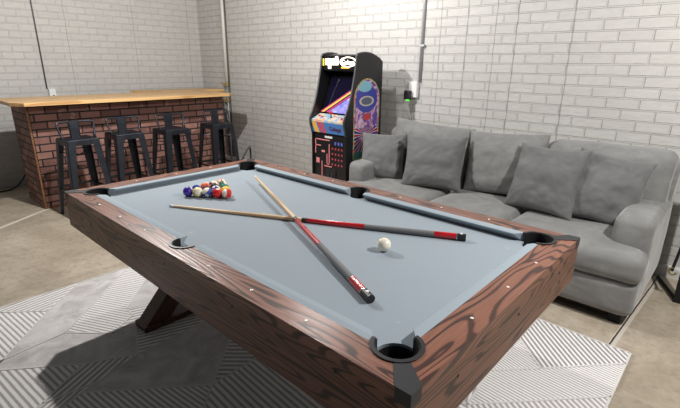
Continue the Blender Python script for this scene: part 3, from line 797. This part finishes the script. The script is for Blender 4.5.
# side art: arch-topped decal with rays, an oval badge and scroll border
art = NT('side_art', .3); P = art.sep(art.geo())
sx_, sz_ = art.math('SUBTRACT', P[0], 2.05), art.math('SUBTRACT', P[2], .80)
ang = art.math('ARCTAN2', sx_, sz_)
rays = art.math('SINE', art.math('MULTIPLY', ang, 15))
c = art.ramp(art.math('MULTIPLY', art.math('ADD', rays, 1), .5), [(0, (46, 48, 130)), (.3, (60, 60, 150)), (.42, (226, 222, 232)), (.66, (230, 226, 236)), (.72, (190, 52, 66)), (.9, (170, 40, 60))])
up = art.math('GREATER_THAN', P[2], .87)
sw = art.noise(art.geo(), 9, 4, .6, 1.5)
c2 = art.ramp(sw, [(.34, (50, 56, 150)), (.44, (120, 90, 170)), (.5, (196, 130, 170)), (.58, (226, 214, 226)), (.66, (186, 70, 86)), (.75, (90, 150, 190))])
c = art.mix(up, c, c2)
d1 = art.math('ADD', art.math('POWER', art.math('DIVIDE', art.math('SUBTRACT', P[0], 2.05), .16), 2.0), art.math('POWER', art.math('DIVIDE', art.math('SUBTRACT', P[2], 1.14), .13), 2.0))
c = art.mix(art.math('LESS_THAN', d1, 1.0), c, sr((58, 66, 160)))
d2 = art.math('ADD', art.math('POWER', art.math('DIVIDE', art.math('SUBTRACT', P[0], 2.05), .11), 2.0), art.math('POWER', art.math('DIVIDE', art.math('SUBTRACT', P[2], 1.12), .048), 2.0))
c = art.mix(art.math('LESS_THAN', d2, 1.0), c, sr((196, 188, 176)))
c = art.mix(art.math('LESS_THAN', d2, .55), c, sr((92, 96, 120)))
d3 = art.math('ADD', art.math('POWER', art.math('DIVIDE', art.math('SUBTRACT', P[0], 2.02), .10), 2.0), art.math('POWER', art.math('DIVIDE', art.math('SUBTRACT', P[2], 1.255), .05), 2.0))
c = art.mix(art.math('LESS_THAN', d3, 1.0), c, sr((130, 190, 206)))
d4 = art.math('ADD', art.math('POWER', art.math('DIVIDE', art.math('SUBTRACT', P[0], 2.06), .055), 2.0), art.math('POWER', art.math('DIVIDE', art.math('SUBTRACT', P[2], .97), .035), 2.0))
c = art.mix(art.math('LESS_THAN', d4, 1.0), c, sr((196, 60, 54)))
low = art.math('LESS_THAN', P[2], .64)
c = art.mix(low, c, art.ramp(sw, [(.4, (44, 110, 110)), (.55, (90, 160, 150)), (.65, (60, 60, 120))]))
art.col(c)
brd = NT('side_art_border', .3); s2 = brd.noise(brd.geo(), 16, 2)
brd.col(brd.ramp(s2, [(.38, (214, 120, 60)), (.5, (120, 170, 120)), (.58, (226, 190, 120)), (.66, (190, 60, 60))]))
def arch(inset):
    x0_, x1_ = 1.862+inset, 2.252-inset; z0_ = .56+inset; zc = 1.13; rx = (x1_-x0_)/2
    top = [((x0_+x1_)/2+rx*math.cos(a*PI/20), zc+(.20-inset)*math.sin(a*PI/20)) for a in range(21)]
    return [(x1_-.01, z0_)] + top + [(x0_+.0, z0_+.0)]
SP = [o for o in t.children if o.name.startswith('side_panel')][0]
b = NB(); prism(b, arch(0), AY0-.0015, AY0+.001, ax='y'); finish('art_border', b, brd.m, SP)
b = NB(); prism(b, arch(.014), AY0-.0028, AY0+.001, ax='y'); finish('side_art', b, art.m, SP, label='blue, red and white printed side art')

# ------------------------------------------------------------------ sofa
t = thing('sofa', 'large grey velvet three-seat sofa against the white brick wall', 'sofa', (1.9, -.13, 0))
V = M['velvet']; SY0, SY1 = -1.28, 1.03
b = NB(); rbox(b, 1.44, 2.36, SY0+.0, SY1-.0, .065, .30, .055, n=26, puff=(.012, .0, .0), nz=.006, seed=1); finish('base', b, V, t, smooth=True)
b = NB(); box(b, 1.50, 2.32, SY0+.05, SY1-.05, .045, .075); finish('base_frame', b, M['black_dark'], t)
for x in (1.53, 2.30):
    for y in (SY0+.08, SY1-.08):
        b = NB(); box(b, x-.03, x+.03, y-.03, y+.03, 0, .05, bev=.004); finish('foot', b, M['black_dark'], t)
seams = [SY0-.015, -.465, .175, SY1+.0]
for k in range(3):
    a, c2_ = seams[k], seams[k+1]
    b = NB(); rbox(b, 1.42, 2.18, a+.004, c2_-.004, .285, .455, .058, n=22, puff=(.012, .004, .022), nz=.008, seed=k+2)
    # T shape: the end cushions wrap round the front of the arms
    for v in b.verts:
        if k == 0 and v.co.x > 1.62 and v.co.y < SY0+.205: v.co.y = SY0+.205+(v.co.y-SY0-.205)*.03
        if k == 2 and v.co.x > 1.62 and v.co.y > SY1-.185: v.co.y = SY1-.185+(v.co.y-SY1+.185)*.03
    finish('seat_cushion', b, V, t, smooth=True)
for (a, c2_) in ((SY0, SY0+.205), (SY1-.185, SY1)):
    b = NB(); rbox(b, 1.60, 2.40, a, c2_, .08, .625, .05, n=22, puff=(.01, .006, .008), nz=.007, seed=a)
    finish('arm', b, V, t, smooth=True)
b = NB(); rbox(b, 2.20, 2.42, SY0, SY1, .08, .88, .07, n=26, puff=(.0, .0, .01), nz=.008, seed=9)
finish('back_frame', b, V, t, smooth=True)

def pillow_bm(w, h, T_, seed, pinch=.07, n=44, wr=.012, piping=True):
    b = NB(); g = {}
    for side in (-1, 1):
        for i in range(n+1):
            for j in range(n+1):
                if side == 1 and (i in (0, n) or j in (0, n)): g[side, i, j] = g[-1, i, j]; continue
                uu = math.sin((i/n-.5)*PI); vv = math.sin((j/n-.5)*PI)
                x = uu*w/2*(1-pinch*(1-vv*vv)); z = vv*h/2*(1-pinch*(1-uu*uu))
                th = T_/2*((1-uu**2)**.42)*((1-vv**2)**.42)
                rr = math.hypot(uu, vv)
                wn = noise.noise(Vector((uu*2.2+seed, vv*2.2, side*3.0)))*wr*1.3 + abs(noise.noise(Vector((uu*3.5+vv*2+seed, vv*3.5-uu*1.5, side*5.0))))*wr*-.9
                # creases radiating from the corners
                ca = math.atan2(abs(vv), abs(uu)+1e-6)
                wn += math.sin(ca*26+seed)*wr*.35*max(0, rr-.55)
                y = side*(th+wn*(1-max(abs(uu), abs(vv))**6))
                g[side, i, j] = b.verts.new((x, y, z))
    for side in (-1, 1):
        for i in range(n):
            for j in range(n):
                q_ = [g[side, i, j], g[side, i+1, j], g[side, i+1, j+1], g[side, i, j+1]]
                if len(set(q_)) == 4: b.faces.new(q_)
    return b
def pipe_bm(w, h, pinch=.07, n=16, rad=.004):
    pts = []
    for (fx) in range(4):
        for i in range(n):
            s = math.sin((i/n-.5)*PI)
            uu, vv = [(s, -1), (1, s), (-s, 1), (-1, -s)][fx]
            pts.append((uu*w/2*(1-pinch*(1-vv*vv)), 0, vv*h/2*(1-pinch*(1-uu*uu))))
    b = NB(); tube(b, pts, rad, 8, closed=True); return b
def cush_matrix(x, y, z, yaw, lean, roll):
    """pillow face normal starts as -Y local; world: facing -X when yaw = 0"""
    n_ = Vector((-math.cos(yaw), -math.sin(yaw), 0)); u_ = Vector((math.sin(yaw), -math.cos(yaw), 0)); v_ = Vector((0, 0, 1))
    v2 = v_*math.cos(lean)-n_*math.sin(lean); n2 = n_*math.cos(lean)+v_*math.sin(lean)
    u3 = u_*math.cos(roll)+v2*math.sin(roll); v3 = -u_*math.sin(roll)+v2*math.cos(roll)
    return Matrix(((u3.x, -n2.x, v3.x, x), (u3.y, -n2.y, v3.y, y), (u3.z, -n2.z, v3.z, z), (0, 0, 0, 1)))
# loose back cushions belong to the sofa
for k, (x, y, z, yaw_, lean, roll_, w, h, T_) in enumerate((
        (2.12, .52, .71, 0, .16, -.04, .80, .52, .20),
        (2.09, -.19, .715, .05, .22, .05, .62, .50, .20))):
    b = pillow_bm(w, h, T_, k*3.3+1, pinch=.05)
    bmesh.ops.transform(b, matrix=cush_matrix(x, y, z, yaw_, lean, roll_), verts=b.verts)
    o = finish('back_cushion', b, V, t, smooth=True)
b = NB(); rbox(b, 2.06, 2.30, -1.255, -.46, .45, .93, .07, n=24, puff=(.03, .0, .01), nz=.012, seed=12)
for v in b.verts: v.co.x += (v.co.z-.45)*.16
finish('back_cushion', b, V, t, smooth=True)
pil = [
 ((1.88, .855, .655), .45, .45, .02, .41, .44, .19, 'grey velvet throw pillow leaning on the left sofa arm by the arcade machine'),
 ((1.885, .33, .68), .25, .36, .04, .51, .45, .19, 'square grey velvet throw pillow second from the left, in front of a back cushion'),
 ((1.89, -.573, .695), -.20, .36, .035, .50, .48, .20, 'big grey velvet throw pillow third from the left, beside the right-hand pillow'),
 ((1.95, -.945, .685), .28, .38, -.16, .44, .47, .18, 'grey velvet throw pillow leaning beside the right sofa arm'),
]
for k, (loc, yw, ln, rl_, w, h, T_, lab) in enumerate(pil):
    pt = thing('throw_pillow', lab, 'pillow', (0, 0, 0), 0, 'throw pillows on the grey sofa')
    pt.matrix_world = cush_matrix(*loc, yw, ln, rl_)
    finish('pillow_cover', pillow_bm(w, h, T_, k*5.7+2, pinch=.09, wr=.014), M['velvet_dark'], pt, smooth=True, local=True)
    finish('piping', pipe_bm(w, h, .09), M['velvet_dark'], pt, smooth=True, local=True)

# ------------------------------------------------------------------ wall fittings
M['pipe_white'] = plain('painted_pipe', (214, 211, 204), .45); M['conduit'] = plain('conduit_grey', (176, 177, 180), .4, .3)
M['brass'] = plain('brass_valve', (168, 150, 96), .4, .6); M['plate'] = plain('outlet_white', (238, 238, 238), .35)
t = thing('wall_pipe', 'white painted pipe with brass valves running down the brick wall near the corner', 'pipe', (XW-.03, 4.14, 0))
b = NB(); tube(b, [(XW-.03, 4.14, 1.16), (XW-.03, 4.14, 2.9)], .023, 14); finish('pipe', b, M['pipe_white'], t, smooth=True)
b = NB(); tube(b, [(XW-.03, 4.14, .05), (XW-.03, 4.14, 1.16)], .011, 12); finish('lower_pipe', b, M['conduit'], t, smooth=True)
b = NB(); tube(b, [(XW-.012, 4.108, .1), (XW-.012, 4.108, 2.9)], .008, 8); finish('thin_line', b, plain('dark_line', (96, 92, 86), .6), t, smooth=True)
for z in (.94, 1.16):
    b = NB(); lathe(b, [(.018, -.035), (.026, -.03), (.026, .03), (.018, .035)], 12, (XW-.03, 4.14, z)); vo = finish('valve', b, M['brass'], t)
    b = NB(); tube(b, [(XW-.05, 4.14, z), (XW-.10, 4.14, z)], .008, 8); tube(b, [(XW-.10, 4.10, z-.02), (XW-.10, 4.18, z+.02)], .008, 8); finish('valve_handle', b, M['brass'], vo)
t = thing('wall_conduit', 'grey metal conduit descending to the outlet above the sofa', 'conduit', (XW-.014, .90, 0))
b = NB(); tube(b, [(XW-.014, .885, 1.30), (XW-.014, .875, 2.9)], .0125, 12); finish('conduit', b, M['conduit'], t, smooth=True)
for z in (1.62, 2.1): b = NB(); box(b, XW-.028, XW, .85, .905, z, z+.02, bev=.002); finish('clamp', b, M['conduit'], t)
t = thing('wall_outlet', 'white wall outlet with black charger and green light above the sofa', 'outlet', (XW-.02, .925, 1.14))
b = NB(); box(b, XW-.040, XW, .895, .985, 1.150, 1.300, bev=.004); finish('outlet_box', b, M['plate'], t)
b = NB(); box(b, XW-.085, XW-.041, .945, 1.010, 1.130, 1.215, bev=.006); ch = finish('charger', b, M['black_plastic'], t, label='black plug-in charger')
b = NB(); box(b, XW-.08, XW-.05, .965, .985, 1.118, 1.1295); finish('indicator_light', b, emis('green_led', (90, 240, 70), 1.5), ch)
b = NB(); tube(b, [(XW-.065, .975, 1.118), (XW-.05, .955, 1.05), (XW-.02, .945, .95), (XW-.018, .95, .80), (XW-.02, .93, .5)], .003, 6); finish('cord', b, plain('cord_grey', (120, 116, 112), .6), ch)
t = thing('wall_outlet', 'white outlet box standing above the bar top on the left wall', 'outlet', (.39, YL-.02, 1.0))
b = NB(); box(b, .355, .425, YL-.05, YL, 1.00, 1.13, bev=.004); finish('outlet_box', b, M['plate'], t)
b = NB(); box(b, .385, .405, YL-.053, YL-.049, 1.03, 1.055); finish('socket', b, M['black_dark'], t)
b = NB(); tube(b, [(.348, YL-.008, 1.13), (.348, YL-.008, 2.9)], .0075, 10)
o = rebase(finish('wall_conduit', b, plain('conduit_dark', (92, 92, 92), .5, .3), smooth=True)); tag(o, 'thin dark conduit down the left wall to the outlet over the bar', 'conduit')
# hanging/loose cord behind the bar
pts = [(.02, 4.72, .34), (-.03, 4.71, .24), (-.075, 4.70, .165), (-.13, 4.69, .09), (-.19, 4.67, .035), (-.26, 4.65, .010), (-.38, 4.64, .009), (-.6, 4.6, .009), (-.9, 4.62, .009)]
b = NB(); tube(b, pts, .008, 8); o = rebase(finish('power_cord', b, M['black_dark'], smooth=True)); tag(o, 'black power cord trailing on the floor left of the bar', 'cord')
# thin rod leaning beyond the far corner pocket
b = NB(); tube(b, [(.86, 1.66, .0), (.648, 1.165, .80), (.628, 1.14, .865)], .006, 8)
o = rebase(finish('cue_rest', b, M['gunmetal'], smooth=True)); tag(o, 'thin grey metal rod leaning at the far corner of the pool table', 'rod')

# ------------------------------------------------------------------ black metal stand by the right edge
t = thing('metal_stand', 'black metal stand cut by the right edge beside the sofa', 'stand', (2.12, -1.44, 0))
bk = M['black_dark']
b = NB(); box(b, 2.04, 2.10, -1.475, -1.425, 0, .95, bev=.004); finish('post', b, bk, t)
b = NB(); tube(b, [(2.07, -1.43, .02), (2.35, -1.30, .02)], .012, 10); finish('foot_bar', b, bk, t)
b = NB(); tube(b, [(2.07, -1.46, .02), (2.35, -1.62, .02)], .012, 10); finish('foot_bar', b, bk, t)
b = NB(); tube(b, [(2.065, -1.38, .20), (2.075, -1.42, .62)], .009, 10); finish('brace', b, M['gunmetal'], t)
b = NB(); tube(b, [(2.06, -1.385+.02*math.sin(a*.5), .20+.025*math.cos(a*.5)) for a in range(0, 10)], .006, 8); finish('hook', b, M['brass'], t, label='small tarnished brass hook')
